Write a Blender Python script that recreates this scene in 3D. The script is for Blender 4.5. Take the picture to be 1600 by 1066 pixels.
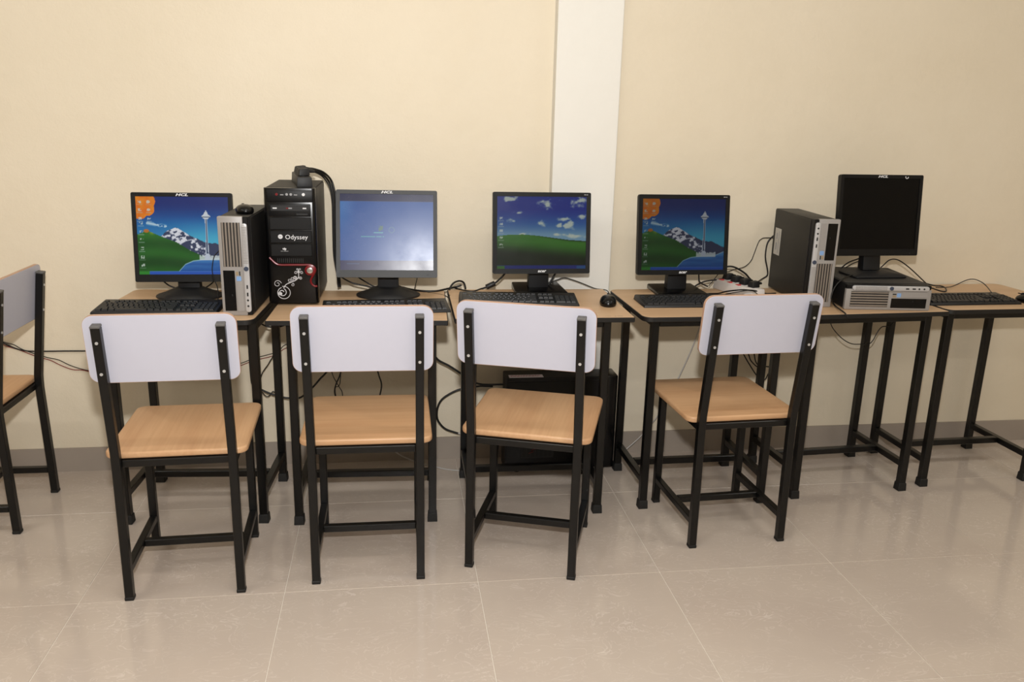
import bpy, bmesh, math, random
import numpy as np
from mathutils import Matrix, Vector

for o in list(bpy.data.objects):
    bpy.data.objects.remove(o, do_unlink=True)
SC = bpy.context.scene
COL = SC.collection
R = math.radians

# ---------------------------------------------------------------- camera
def look_matrix(yaw, pitch, roll):
    cy, sy, cp, sp = math.cos(yaw), math.sin(yaw), math.cos(pitch), math.sin(pitch)
    fwd = Vector((sy*cp, cy*cp, -sp)); right = Vector((cy, -sy, 0)); up = right.cross(fwd)
    c, s = math.cos(roll), math.sin(roll)
    r2 = c*right + s*up; u2 = -s*right + c*up
    return Matrix((r2, u2, -fwd)).transposed()
CAM_POS = Vector((0, -3.3559, 1.4506))
VIEW = look_matrix(R(8.3385), R(15.3313), R(1.42309))
cd = bpy.data.cameras.new('camera'); cam = bpy.data.objects.new('camera', cd); COL.objects.link(cam)
cam.matrix_world = Matrix.Translation(CAM_POS) @ VIEW.to_4x4()
cd.sensor_fit = 'HORIZONTAL'; cd.sensor_width = 36.0; cd.lens = 1309.7/1600*36; cd.clip_start = .05
SC.camera = cam

# ---------------------------------------------------------------- world, lights, exposure
W = bpy.data.worlds.new('world'); SC.world = W; W.use_nodes = True
W.node_tree.nodes['Background'].inputs[0].default_value = (0.9, 0.92, 1.0, 1)
W.node_tree.nodes['Background'].inputs[1].default_value = 0.05
def area(name, loc, rot, sx, sy, power, col, shape='RECTANGLE'):
    l = bpy.data.lights.new(name, 'AREA'); l.shape = shape; l.size = sx; l.size_y = sy
    l.energy = power; l.color = col
    o = bpy.data.objects.new(name, l); COL.objects.link(o); o.location = loc; o.rotation_euler = rot
    return o
# the photographer's flash, a hand's breadth above the camera, aimed along the view
flash = area('camera_flash', (0, 0, 0), (0, 0, 0), .09, .09, 63, (1.0, .995, .985), 'DISK')
FLASH_AIM = look_matrix(R(-4.0), R(-2.0), 0)
flash.matrix_world = Matrix.Translation((0, -3.33, 1.79)) @ FLASH_AIM.to_4x4()
# unseen ceiling area lights, added as ambient fill and spread out to blend shadows
for x, y in ((-2.4, -1.7), (.2, -1.7), (2.8, -1.7), (-2.4, -3.7), (.2, -3.7), (2.8, -3.7)):
    area('ceiling_fill_light', (x, y, 2.93), (0, 0, 0), 1.2, .12, 13, (1.0, .975, .93))
vs = SC.view_settings
vs.view_transform = 'Standard'; vs.look = 'None'; vs.exposure = -0.07; vs.gamma = 1.0; vs.use_curve_mapping = False

# ---------------------------------------------------------------- materials
def lin(c):
    return tuple(((v/255)/12.92 if v/255 <= .04045 else ((v/255+.055)/1.055)**2.4) for v in c)
MATS = {}
def nodes_of(m):
    m.use_nodes = True; nt = m.node_tree; return nt, nt.nodes, nt.links, nt.nodes['Principled BSDF']
def coords(nt, scale=(1, 1, 1), kind='Object'):
    tc = nt.nodes.new('ShaderNodeTexCoord'); mp = nt.nodes.new('ShaderNodeMapping')
    mp.inputs['Scale'].default_value = scale
    nt.links.new(tc.outputs[kind], mp.inputs[0]); return mp.outputs[0]
def mat(name, col, rough=.5, metal=0, spec=.5, var=.08, nscale=30, bump=0, bscale=200, coat=0, emit=0):
    """plain procedural material: a base colour with fine noise variation and optional relief"""
    if name in MATS: return MATS[name]
    m = bpy.data.materials.new(name); nt, N, L, b = nodes_of(m)
    v = coords(nt)
    n = N.new('ShaderNodeTexNoise'); n.inputs['Scale'].default_value = nscale; n.inputs['Detail'].default_value = 4
    L.new(v, n.inputs['Vector'])
    r = N.new('ShaderNodeMix'); r.data_type = 'RGBA'
    c = lin(col)
    r.inputs[6].default_value = tuple(max(0, x*(1-var)) for x in c)+(1,)
    r.inputs[7].default_value = tuple(x*(1+var) for x in c)+(1,)
    L.new(n.outputs[0], r.inputs[0]); L.new(r.outputs[2], b.inputs['Base Color'])
    b.inputs['Roughness'].default_value = rough; b.inputs['Metallic'].default_value = metal
    b.inputs['Specular IOR Level'].default_value = spec
    if coat: b.inputs['Coat Weight'].default_value = coat; b.inputs['Coat Roughness'].default_value = .1
    if emit:
        b.inputs['Emission Color'].default_value = c+(1,); b.inputs['Emission Strength'].default_value = emit
    if bump:
        n2 = N.new('ShaderNodeTexNoise'); n2.inputs['Scale'].default_value = bscale; n2.inputs['Detail'].default_value = 3
        L.new(v, n2.inputs['Vector']); bp = N.new('ShaderNodeBump'); bp.inputs['Strength'].default_value = bump
        bp.inputs['Distance'].default_value = .002
        L.new(n2.outputs[0], bp.inputs['Height']); L.new(bp.outputs[0], b.inputs['Normal'])
    MATS[name] = m; return m

def wall_paint(name, col, col2, bump=.35):
    m = bpy.data.materials.new(name); nt, N, L, b = nodes_of(m)
    v = coords(nt)
    n = N.new('ShaderNodeTexNoise'); n.inputs['Scale'].default_value = 1.3; n.inputs['Detail'].default_value = 6; n.inputs['Roughness'].default_value = .6
    L.new(v, n.inputs['Vector'])
    cr = N.new('ShaderNodeValToRGB'); cr.color_ramp.elements[0].position = .32; cr.color_ramp.elements[1].position = .72
    cr.color_ramp.elements[0].color = lin(col2)+(1,); cr.color_ramp.elements[1].color = lin(col)+(1,)
    L.new(n.outputs[0], cr.inputs[0]); L.new(cr.outputs[0], b.inputs['Base Color'])
    b.inputs['Roughness'].default_value = .55; b.inputs['Specular IOR Level'].default_value = .3
    n1 = N.new('ShaderNodeTexNoise'); n1.inputs['Scale'].default_value = 9; n1.inputs['Detail'].default_value = 5; n1.inputs['Roughness'].default_value = .62
    n2 = N.new('ShaderNodeTexNoise'); n2.inputs['Scale'].default_value = 160; n2.inputs['Detail'].default_value = 2
    L.new(v, n1.inputs['Vector']); L.new(v, n2.inputs['Vector'])
    ad = N.new('ShaderNodeMath'); ad.operation = 'MULTIPLY_ADD'; ad.inputs[1].default_value = .06
    L.new(n2.outputs[0], ad.inputs[0]); L.new(n1.outputs[0], ad.inputs[2])
    bp = N.new('ShaderNodeBump'); bp.inputs['Strength'].default_value = bump; bp.inputs['Distance'].default_value = .012
    L.new(ad.outputs[0], bp.inputs['Height']); L.new(bp.outputs[0], b.inputs['Normal'])
    return m

def wood_mat(name, light, dark, axis, rough=.38, scale=1.0):
    """beech laminate: fine streaks along one axis of the object"""
    m = bpy.data.materials.new(name); nt, N, L, b = nodes_of(m)
    s = [90*scale, 90*scale, 90*scale]; s[axis] = 3.2*scale
    v = coords(nt, tuple(s))
    oi = N.new('ShaderNodeObjectInfo'); ad = N.new('ShaderNodeVectorMath'); ad.operation = 'MULTIPLY_ADD'
    L.new(oi.outputs['Random'], ad.inputs[0]); ad.inputs[1].default_value = (31, 17, 5); L.new(v, ad.inputs[2])
    n = N.new('ShaderNodeTexNoise'); n.inputs['Scale'].default_value = 1.0; n.inputs['Detail'].default_value = 5; n.inputs['Roughness'].default_value = .6
    L.new(ad.outputs[0], n.inputs['Vector'])
    s2 = [10*scale]*3; s2[axis] = 1.1*scale
    v2 = coords(nt, tuple(s2)); n2 = N.new('ShaderNodeTexNoise'); n2.inputs['Scale'].default_value = 1.0; n2.inputs['Detail'].default_value = 2
    ad2 = N.new('ShaderNodeVectorMath'); ad2.operation = 'MULTIPLY_ADD'; L.new(oi.outputs['Random'], ad2.inputs[0]); ad2.inputs[1].default_value = (9, 23, 3); L.new(v2, ad2.inputs[2])
    L.new(ad2.outputs[0], n2.inputs['Vector'])
    mx = N.new('ShaderNodeMath'); mx.operation = 'MULTIPLY_ADD'; mx.inputs[1].default_value = .5
    L.new(n2.outputs[0], mx.inputs[0])
    hf = N.new('ShaderNodeMath'); hf.operation = 'MULTIPLY'; hf.inputs[1].default_value = .5; L.new(n.outputs[0], hf.inputs[0]); L.new(hf.outputs[0], mx.inputs[2])
    cr = N.new('ShaderNodeValToRGB'); cr.color_ramp.elements[0].position = .34; cr.color_ramp.elements[1].position = .66
    cr.color_ramp.elements[0].color = lin(dark)+(1,); cr.color_ramp.elements[1].color = lin(light)+(1,)
    L.new(mx.outputs[0], cr.inputs[0]); L.new(cr.outputs[0], b.inputs['Base Color'])
    b.inputs['Roughness'].default_value = rough; b.inputs['Specular IOR Level'].default_value = .4
    return m

def tile_mat():
    m = bpy.data.materials.new('polished_tile'); nt, N, L, b = nodes_of(m)
    g = N.new('ShaderNodeNewGeometry'); oi = N.new('ShaderNodeObjectInfo')
    ad = N.new('ShaderNodeVectorMath'); ad.operation = 'MULTIPLY_ADD'
    L.new(oi.outputs['Random'], ad.inputs[0]); ad.inputs[1].default_value = (13, 29, 7); L.new(g.outputs['Position'], ad.inputs[2])
    n = N.new('ShaderNodeTexNoise'); n.inputs['Scale'].default_value = 2.2; n.inputs['Detail'].default_value = 5
    L.new(ad.outputs[0], n.inputs['Vector'])
    cr = N.new('ShaderNodeValToRGB'); cr.color_ramp.elements[0].position = .3; cr.color_ramp.elements[1].position = .7
    cr.color_ramp.elements[0].color = lin((188, 174, 162))+(1,); cr.color_ramp.elements[1].color = lin((196, 183, 170))+(1,)
    L.new(n.outputs[0], cr.inputs[0])
    # pale wispy veins
    mp = N.new('ShaderNodeMapping'); mp.inputs['Rotation'].default_value = (0, 0, .6); mp.inputs['Scale'].default_value = (11, 19, 1)
    L.new(ad.outputs[0], mp.inputs[0])
    n2 = N.new('ShaderNodeTexNoise'); n2.inputs['Scale'].default_value = 1.0; n2.inputs['Detail'].default_value = 2; n2.inputs['Distortion'].default_value = 2.2
    L.new(mp.outputs[0], n2.inputs['Vector'])
    a = N.new('ShaderNodeMath'); a.operation = 'SUBTRACT'; a.inputs[1].default_value = .5; L.new(n2.outputs[0], a.inputs[0])
    ab = N.new('ShaderNodeMath'); ab.operation = 'ABSOLUTE'; L.new(a.outputs[0], ab.inputs[0])
    vr = N.new('ShaderNodeMapRange'); vr.inputs[1].default_value = 0; vr.inputs[2].default_value = .022; vr.inputs[3].default_value = 1; vr.inputs[4].default_value = 0
    L.new(ab.outputs[0], vr.inputs[0])
    n3 = N.new('ShaderNodeTexNoise'); n3.inputs['Scale'].default_value = 5; n3.inputs['Detail'].default_value = 2; L.new(ad.outputs[0], n3.inputs['Vector'])
    vm = N.new('ShaderNodeMapRange'); vm.inputs[1].default_value = .3; vm.inputs[2].default_value = .7; vm.inputs[4].default_value = .6; L.new(n3.outputs[0], vm.inputs[0])
    mu = N.new('ShaderNodeMath'); mu.operation = 'MULTIPLY'; L.new(vr.outputs[0], mu.inputs[0]); L.new(vm.outputs[0], mu.inputs[1])
    mx = N.new('ShaderNodeMix'); mx.data_type = 'RGBA'; L.new(mu.outputs[0], mx.inputs[0]); L.new(cr.outputs[0], mx.inputs[6])
    mx.inputs[7].default_value = lin((222, 212, 203))+(1,)
    L.new(mx.outputs[2], b.inputs['Base Color'])
    b.inputs['Roughness'].default_value = .10; b.inputs['Specular IOR Level'].default_value = .5
    return m

BLACK = mat('black_enamel', (8, 8, 8), .36, spec=.4, var=.15, bump=.1, bscale=90)
BLACK2 = mat('black_frame_enamel', (7, 7, 7), .32, spec=.4, var=.15, bump=.1, bscale=90)
RUBBER = mat('black_rubber', (13, 13, 13), .6)
CAPGREY = mat('worn_grey_cap', (92, 90, 88), .55, var=.35, nscale=120)
WHITE_LAM = mat('white_laminate', (191, 191, 204), .42, var=.012, nscale=60)
EDGE_TAN = mat('tan_edge_band', (186, 150, 126), .5, var=.15)
SCREW = mat('steel_screw', (205, 205, 205), .35, metal=.6)
WOOD_X = wood_mat('beech_laminate_across', (206, 166, 126), (190, 147, 108), 0)
WOOD_Y = wood_mat('beech_laminate_along', (206, 166, 126), (189, 146, 108), 1)
DESKWOOD = wood_mat('beech_desk_laminate', (203, 171, 136), (188, 154, 118), 0, rough=.42)
BAND = mat('black_edge_band', (13, 13, 13), .5, var=.5, nscale=150)
PLASTIC = mat('black_plastic', (10, 10, 11), .45, spec=.28, var=.12)
PLASTIC_D = mat('dark_matte_plastic', (18, 18, 20), .55, var=.15)
PLASTIC_G = mat('glossy_black_plastic', (6, 6, 7), .25, spec=.35)
GREYBEZ = mat('charcoal_plastic', (27, 28, 30), .5, var=.1)
SILVER = mat('silver_plastic', (152, 148, 145), .42, metal=.15, var=.06)
SILVER_B = mat('bright_silver_plastic', (196, 196, 198), .3, metal=.35, var=.05)
STEELCASE = mat('black_painted_steel', (22, 21, 21), .5, var=.35, nscale=8, bump=.12, bscale=300)
DUSTY = mat('dusty_grey_top', (52, 50, 46), .7, var=.25, nscale=10)
DARKSLOT = mat('dark_slot', (8, 8, 8), .6)
GRILLE = mat('taupe_grille', (128, 118, 108), .5, var=.15)
GRILLE_D = mat('grille_shadow_gap', (38, 34, 31), .7)
PRINT = mat('pale_print', (222, 222, 224), .5)
PRINT_DIM = mat('grey_print', (150, 150, 152), .5)
RED = mat('red_plastic', (112, 6, 16), .3, var=.1)
CHROME = mat('brushed_metal', (210, 210, 208), .22, metal=.9)
KEY = mat('keycap_plastic', (22, 23, 25), .5, var=.2)
KBODY = mat('keyboard_plastic', (17, 18, 20), .45, var=.15)
CABLE_K = mat('black_cable', (16, 15, 15), .45)
CABLE_R = mat('red_cable', (132, 46, 44), .5)
CABLE_W = mat('white_cable', (190, 186, 182), .5)
STRIPW = mat('white_plastic', (214, 208, 204), .45)
STICKER = mat('paper_label', (190, 186, 178), .7, var=.1, nscale=90)
BLUESTK = mat('blue_sticker', (126, 160, 205), .4, var=.35, nscale=300)
REDPRINT = mat('red_print', (160, 60, 80), .6)
BLUEBTN = mat('slate_button', (58, 66, 84), .35)

# ---------------------------------------------------------------- mesh helpers
class G:
    def __init__(s): s.v = []; s.f = []
    def add(s, vs, fs):
        o = len(s.v); s.v += [tuple(v) for v in vs]; s.f += [tuple(o+i for i in f) for f in fs]; return s
    def box(s, c, d, M=None):
        x, y, z = (k/2 for k in d)
        vs = [Vector((a*x, b*y, e*z)) for a in (-1, 1) for b in (-1, 1) for e in (-1, 1)]
        if M is not None: vs = [M @ v for v in vs]
        vs = [v+Vector(c) for v in vs]
        return s.add(vs, [(0, 1, 3, 2), (4, 6, 7, 5), (0, 4, 5, 1), (2, 3, 7, 6), (0, 2, 6, 4), (1, 5, 7, 3)])
    def b2(s, x0, x1, y0, y1, z0, z1): return s.box(((x0+x1)/2, (y0+y1)/2, (z0+z1)/2), (x1-x0, y1-y0, z1-z0))
    def hexa(s, bot, top):                       # 4 bottom + 4 top corners, same winding (ccw seen from above)
        return s.add(list(bot)+list(top), [(3, 2, 1, 0), (4, 5, 6, 7)]+[(i, (i+1) % 4, 4+(i+1) % 4, 4+i) for i in range(4)])
    def loft(s, rings, cap=True):
        n = len(rings[0]); vs = [p for r in rings for p in r]; fs = []
        for k in range(len(rings)-1):
            for i in range(n):
                j = (i+1) % n; fs.append((k*n+i, k*n+j, (k+1)*n+j, (k+1)*n+i))
        if cap: fs.append(tuple(range(n-1, -1, -1))); fs.append(tuple((len(rings)-1)*n+i for i in range(n)))
        return s.add(vs, fs)
    def prism(s, pts, z0, z1): return s.loft([[(x, y, z0) for x, y in pts], [(x, y, z1) for x, y in pts]])
    def prism_y(s, pts, y0, y1):                 # outline in x,z extruded along y (front y0 < back y1)
        return s.loft([[(x, y0, z) for x, z in pts], [(x, y1, z) for x, z in pts]])
    def cyl(s, p0, p1, r, n=12, r1=None):
        p0, p1 = Vector(p0), Vector(p1); d = (p1-p0).normalized()
        a = d.orthogonal().normalized(); b = d.cross(a); r1 = r if r1 is None else r1
        rg = lambda p, q: [p+(a*math.cos(2*math.pi*i/n)+b*math.sin(2*math.pi*i/n))*q for i in range(n)]
        return s.loft([rg(p0, r), rg(p1, r1)])
    def tube(s, pts, r, n=7):
        pts = [Vector(p) for p in pts]; rings = []; a = None
        for i, p in enumerate(pts):
            d = (pts[min(i+1, len(pts)-1)]-pts[max(i-1, 0)]).normalized()
            if a is None: a = d.orthogonal().normalized()
            a = (a-d*a.dot(d)); a = a.normalized() if a.length > 1e-6 else d.orthogonal().normalized()
            b = d.cross(a); rr = r[i] if isinstance(r, (list, tuple)) else r
            rings.append([p+(a*math.cos(2*math.pi*k/n)+b*math.sin(2*math.pi*k/n))*rr for k in range(n)])
        return s.loft(rings)
    def xf(s, M): s.v = [tuple(M @ Vector(v)) for v in s.v]; return s

def rrect(x0, x1, y0, y1, r, n=6):
    """rounded rectangle outline, ccw; r may be one radius or four (lower-left, lower-right, upper-right, upper-left)"""
    rs = r if isinstance(r, (list, tuple)) else (r,)*4
    o = []
    for (cx, cy, a0, q) in ((x0, y0, 180, rs[0]), (x1, y0, 270, rs[1]), (x1, y1, 0, rs[2]), (x0, y1, 90, rs[3])):
        q = max(q, .0005)
        ox = cx+q if cx == x0 else cx-q; oy = cy+q if cy == y0 else cy-q
        k = n if q > .002 else 1
        for i in range(k+1):
            t = R(a0+90*i/k); o.append((ox+q*math.cos(t), oy+q*math.sin(t)))
    return o

def smooth_path(pts, sub=5):
    P = [Vector(p) for p in pts]; o = []
    for i in range(len(P)-1):
        p0, p1, p2, p3 = P[max(i-1, 0)], P[i], P[i+1], P[min(i+2, len(P)-1)]
        for k in range(sub):
            t = k/sub
            o.append(.5*((2*p1)+(p2-p0)*t+(2*p0-5*p1+4*p2-p3)*t*t+(-p0+3*p1-3*p2+p3)*t**3))
    o.append(P[-1]); return o

def obj(name, g, material, parent=None, bevel=0, seg=2, smooth=35, xf=None):
    me = bpy.data.meshes.new(name)
    if isinstance(g, G):
        if xf is not None: g.xf(xf)
        me.from_pydata(g.v, [], g.f)
        bm = bmesh.new(); bm.from_mesh(me); bmesh.ops.recalc_face_normals(bm, faces=bm.faces)
        if bevel:
            es = [e for e in bm.edges if len(e.link_faces) == 2 and e.calc_face_angle(0) > R(40)]
            bmesh.ops.bevel(bm, geom=es, offset=bevel, segments=seg, affect='EDGES', profile=.5, clamp_overlap=True)
        bm.to_mesh(me); bm.free()
    else:
        bpy.data.meshes.remove(me); me = g
        if xf is not None: me.transform(xf)
    if smooth:
        me.polygons.foreach_set('use_smooth', [True]*len(me.polygons)); me.set_sharp_from_angle(angle=R(smooth))
    if material: me.materials.append(material)
    o = bpy.data.objects.new(name, me); COL.objects.link(o)
    if parent is not None: o.parent = parent
    return o

def tag(o, label, cat, group=None):
    o['label'] = label; o['category'] = cat
    if group: o['group'] = group
    return o
def thing(name, label, cat, loc=(0, 0, 0), rz=0, group=None, s=1):
    o = bpy.data.objects.new(name, None); COL.objects.link(o); o.empty_display_size = .05
    o.location = loc; o.rotation_euler = (0, 0, R(rz)); o.scale = (s, s, s)
    return tag(o, label, cat, group)
def copy_tree(root, loc, rz, label):
    def cp(o, parent):
        c = o.copy(); COL.objects.link(c); c.parent = parent
        for ch in o.children: cp(ch, c)
        return c
    r = cp(root, None); r.location = loc; r.rotation_euler = (0, 0, R(rz)); r['label'] = label
    return r
def struct(o): o['kind'] = 'structure'; return o

def text_mesh(s, size, shear=0, bold=0):
    cu = bpy.data.curves.new('t', 'FONT'); cu.body = s; cu.size = size; cu.shear = shear; cu.offset = bold
    cu.align_x = 'CENTER'; cu.align_y = 'CENTER'; cu.extrude = .0002; cu.resolution_u = 2
    t = bpy.data.objects.new('t', cu); COL.objects.link(t)
    dg = bpy.context.evaluated_depsgraph_get(); me = bpy.data.meshes.new_from_object(t.evaluated_get(dg))
    bpy.data.objects.remove(t); bpy.data.curves.remove(cu); return me
FRONT = Matrix.Rotation(R(90), 4, 'X')            # lays x-y drawing onto a face that looks toward -y
def lettering(s, size, pos, parent, material=PRINT, shear=0, bold=0, sx=1, name='lettering', xf=None):
    M = Matrix.Translation(pos) @ FRONT @ Matrix.Diagonal((sx, 1, 1, 1))
    if xf is not None: M = xf @ M
    return obj(name, text_mesh(s, size, shear, bold), material, parent, smooth=0, xf=M)

# ================================================================ the room
X0, X1, YB, HC = -3.9436, 4.4564, -5.1937, 3.0
WALL = wall_paint('cream_wall_paint', (228, 217, 196), (222, 210, 187))
PILASTER = wall_paint('white_wall_paint', (233, 231, 224), (228, 225, 217), .22)
struct(obj('wall_back', G().b2(X0-.15, X1+.15, 0, .15, -.1, HC+.1), WALL, smooth=0))
struct(obj('wall_left', G().b2(X0-.15, X0, YB, 0, -.1, HC+.1), WALL, smooth=0))
struct(obj('wall_right', G().b2(X1, X1+.15, YB, 0, -.1, HC+.1), WALL, smooth=0))
struct(obj('wall_front', G().b2(X0-.15, X1+.15, YB-.15, YB, -.1, HC+.1), WALL, smooth=0))
struct(obj('ceiling', G().b2(X0, X1, YB, 0, HC, HC+.1), mat('ceiling_white', (225, 223, 216), .8), smooth=0))
struct(obj('trim_1', G().b2(.627, .882, -.06, .01, .0, HC), PILASTER, bevel=.004, smooth=0))
SKIRT = mat('grey_skirting', (158, 147, 136), .45, var=.1, nscale=7, bump=.1, bscale=60)
sk = G().prism([(X0, 0), (X0, -.008), (.619, -.008), (.619, -.068), (.890, -.068), (.890, -.008), (X1, -.008), (X1, 0)], .0, .1)
struct(obj('baseboard_back', sk, SKIRT, smooth=0))
floor = struct(obj('floor', G().b2(X0, X1, YB, 0, -.1, -.0015), mat('pale_grout', (224, 216, 204), .8), smooth=0))
TILE = tile_mat()
def tile_mesh(name, w, d):
    g = G().box((0, 0, -.006), (w-.0021, d-.0021, .012)); o = obj(name, g, TILE, bevel=.0006, seg=1, smooth=0); me = o.data
    bpy.data.objects.remove(o); return me
TM, TE = tile_mesh('tile', .6, .6), tile_mesh('tile_cut', .6, .3937)
for i in range(14):
    for j in range(9):
        o = bpy.data.objects.new('tile', TE if j == 0 else TM); COL.objects.link(o); o.parent = floor
        o.location = (X0+.3+.6*i, -.3937/2 if j == 0 else -.3937-.6*(j-.5), 0)

# ================================================================ chairs
def post_rings(x, prof, h=.0125):
    return [[(x-h, y-h, z), (x+h, y-h, z), (x+h, y+h, z), (x-h, y+h, z)] for y, z in prof]
def make_chair(label, loc, rz, wood):
    t = thing('school_chair', label, 'chair', loc, rz, 'chairs at the computer desks')
    LX, LY = .1635, .176
    prof = [(-LY, 0.004), (-LY+.002, .12), (-LY+.008, .44), (-LY+.006, .49), (-LY-.045, .885)]
    for sx in (-1, 1):
        l = obj('leg', G().loft(post_rings(sx*LX, prof)), BLACK, t, bevel=.002, seg=1)
        obj('foot_cap', G().box((sx*LX, -LY, .006), (.027, .027, .012)), RUBBER, l, bevel=.002, seg=1)
        obj('post_cap', G().box((sx*LX, -LY-.0457, .888), (.0262, .0262, .008), Matrix.Rotation(R(7), 3, 'X')), CAPGREY, l, bevel=.002, seg=1)
        for z, y in ((.84, -LY-.0393), (.745, -LY-.0270)):
            obj('screw', G().cyl((sx*LX, y-.0118, z), (sx*LX, y-.0145, z), .0045, 10), SCREW, l)
        f = obj('leg', G().loft(post_rings(sx*LX, [(LY, .004), (LY, .457)])), BLACK, t, bevel=.002, seg=1)
        obj('foot_cap', G().box((sx*LX, LY, .006), (.027, .027, .012)), RUBBER, f, bevel=.002, seg=1)
        obj('side_stretcher', G().b2(sx*LX-.0115, sx*LX+.0115, -LY+.0135, LY-.0125, .086, .109), BLACK, t, bevel=.002, seg=1)
        obj('seat_rail', G().b2(sx*LX-.0115, sx*LX+.0115, -LY+.02, LY-.0125, .435, .457), BLACK, t, bevel=.002, seg=1)
    obj('cross_stretcher', G().b2(-LX+.0115, LX-.0115, -.0115, .0115, .086, .109), BLACK, t, bevel=.002, seg=1)
    for y in (-LY+.0265, LY):
        obj('seat_rail', G().b2(-LX+.0125, LX-.0125, y-.0115, y+.0115, .434, .4565), BLACK, t, bevel=.002, seg=1)
    obj('seat', G().prism(rrect(-.203, .203, -.152, .262, .032), .4575, .4785), WOOD_X if wood == 'x' else WOOD_Y, t, bevel=.006, seg=3)
    # back board leans with the posts, standing on their seat side
    B = Matrix.Translation((0, -LY+.006-.04, .81)) @ Matrix.Rotation(R(7.3), 4, 'X') @ Matrix.Translation((0, .0218, 0))
    w, h, c = .2035, .1035, .03
    b = obj('backrest', G().prism_y(rrect(-w, w, -h, h, c), -.008, .004), WHITE_LAM, t, bevel=.0008, seg=1, xf=B.copy())
    ring = G(); out = rrect(-w-.0006, w+.0006, -h-.0006, h+.0006, c+.0006); inn = rrect(-w+.001, w-.001, -h+.001, h-.001, c-.001); n = len(out)
    vs = [(x, y, z) for y in (-.0074, .0036) for x, z in out]+[(x, y, z) for y in (-.0074, .0036) for x, z in inn]
    fs = []
    for i in range(n):
        k = (i+1) % n
        fs += [(i, k, n+k, n+i), (2*n+i, 3*n+i, 3*n+k, 2*n+k), (i, 2*n+i, 2*n+k, k), (n+i, n+k, 3*n+k, 3*n+i)]
    obj('edge_band', ring.add(vs, fs), EDGE_TAN, b, xf=B.copy())
    return t
c1 = make_chair('wooden-seat chair with white back in front of the leftmost computer desk', (-.6433, -.8028, 0), 2, 'y')
c2 = make_chair('wooden-seat chair with white back facing the blue-screen monitor, set square to the desk', (-.0865, -.771, 0), -.4, 'x')
c3 = copy_tree(c1, (.4566, -.7738, 0), -19, 'wooden-seat chair with white back turned askew before the rolling-hill monitor')
c4 = copy_tree(c2, (1.1748, -.6552, 0), 3, 'wooden-seat chair with white back nearest the upright black computer, rightmost chair')
c0 = copy_tree(c2, (-1.4714, -.3556, 0), 89, 'wooden-seat chair turned sideways, cut off by the left edge of the photo')
for c, q, z in ((c1, .99, .972), (c2, 1.0, .985), (c3, 1.035, .986), (c4, 1.012, .985), (c0, 1.0, .963)): c.scale = (q, q, z)

# ================================================================ desks
DZ = {}
def make_desk(label, loc, rz, corners, xl, xr, Z=.76, key=None):
    DZ[key] = Z
    t = thing('computer_desk', label, 'desk', loc, rz, 'row of computer desks along the wall')
    LX, LY, TY, D = .238, .176, .24, Z-.76
    h = .014
    for sx in (-1, 1):
        for sy in (-1, 1):
            l = obj('leg', G().b2(sx*LX-h, sx*LX+h, sy*LY-h, sy*LY+h, .004, .7415+D), BLACK2, t, bevel=.002, seg=1)
            x, y = sx*LX, sy*LY
            sq = lambda q, z: [(x-q, y-q, z), (x+q, y-q, z), (x+q, y+q, z), (x-q, y+q, z)]
            obj('rubber_foot', G().loft([sq(.018, 0), sq(.0165, .03), sq(.0155, .034)]), RUBBER, l, bevel=.0015, seg=1)
        obj('side_stretcher', G().b2(sx*LX-.0125, sx*LX+.0125, -LY+h, LY-h, .10, .125), BLACK2, t, bevel=.002, seg=1)
        obj('frame_rail', G().b2(sx*LX-.0135, sx*LX+.0135, -LY+h, LY-h, .714+D, .7413+D), BLACK2, t, bevel=.002, seg=1)
        obj('frame_rail', G().b2(-LX+h, LX-h, sx*LY-.0135, sx*LY+.0135, .714+D, .7413+D), BLACK2, t, bevel=.002, seg=1)
    obj('long_stretcher', G().b2(-LX+.0125, LX-.0125, -.0125, .0125, .10, .125), BLACK2, t, bevel=.002, seg=1)
    rs = [c for c in corners]
    tp = obj('tabletop', G().prism(rrect(xl+.0025, xr-.0025, -TY+.0125, TY+.0075, [max(c-.002, .001) for c in rs], 5), .744+D, Z), DESKWOOD, t, bevel=.0008, seg=1)
    obj('edge_band', G().prism(rrect(xl, xr, -TY+.01, TY+.01, rs, 5), .7415+D, Z-.0012), BAND, tp, bevel=.0015, seg=1)
    return t
r = .036
d1 = make_desk('beech-topped computer desk at the left end, under the bright tower-picture monitor', (-.695, -.322, 0), -4, (r, r, r, r), -.295, .252, Z=0.762, key='d1')
d2 = make_desk('beech-topped computer desk under the black tower and the blue-screen monitor', (-.099, -.373, 0), -2.2, (.003, .003, .003, .003), -.312, .291, Z=0.766, key='d2')
d3 = make_desk('beech-topped computer desk under the rolling-hill monitor, black case below it', (.513, -.371, 0), -.6, (.003, .003, .003, .003), -.304, .325, Z=0.768, key='d3')
d4 = make_desk('beech-topped computer desk behind the rightmost chair, under the white power strip', (1.168, -.350, 0), .8, (r, r, r, r), -.297, .295, Z=0.762, key='d4')
d5 = make_desk('beech-topped computer desk carrying the flat computer and switched-off monitor', (1.787, -.310, 0), 3.5, (.003, .003, .003, .003), -.296, .29, Z=0.758, key='d5')
d6 = make_desk('beech-topped computer desk at the right end, holding only a keyboard', (2.384, -.258, 0), 1.5, (r, r, r, r), -.286, .31, Z=0.757, key='d6')
mk = obj('scratch_marks', G().b2(.222, .226, -.213, -.212, .7681, .7683).b2(.228, .243, -.2125, -.2115, .7681, .7683).b2(.255, .262, -.2135, -.211, .7681, .7683).b2(.266, .286, -.2128, -.2105, .7681, .7683), DARKSLOT, d3, smooth=0)

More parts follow.
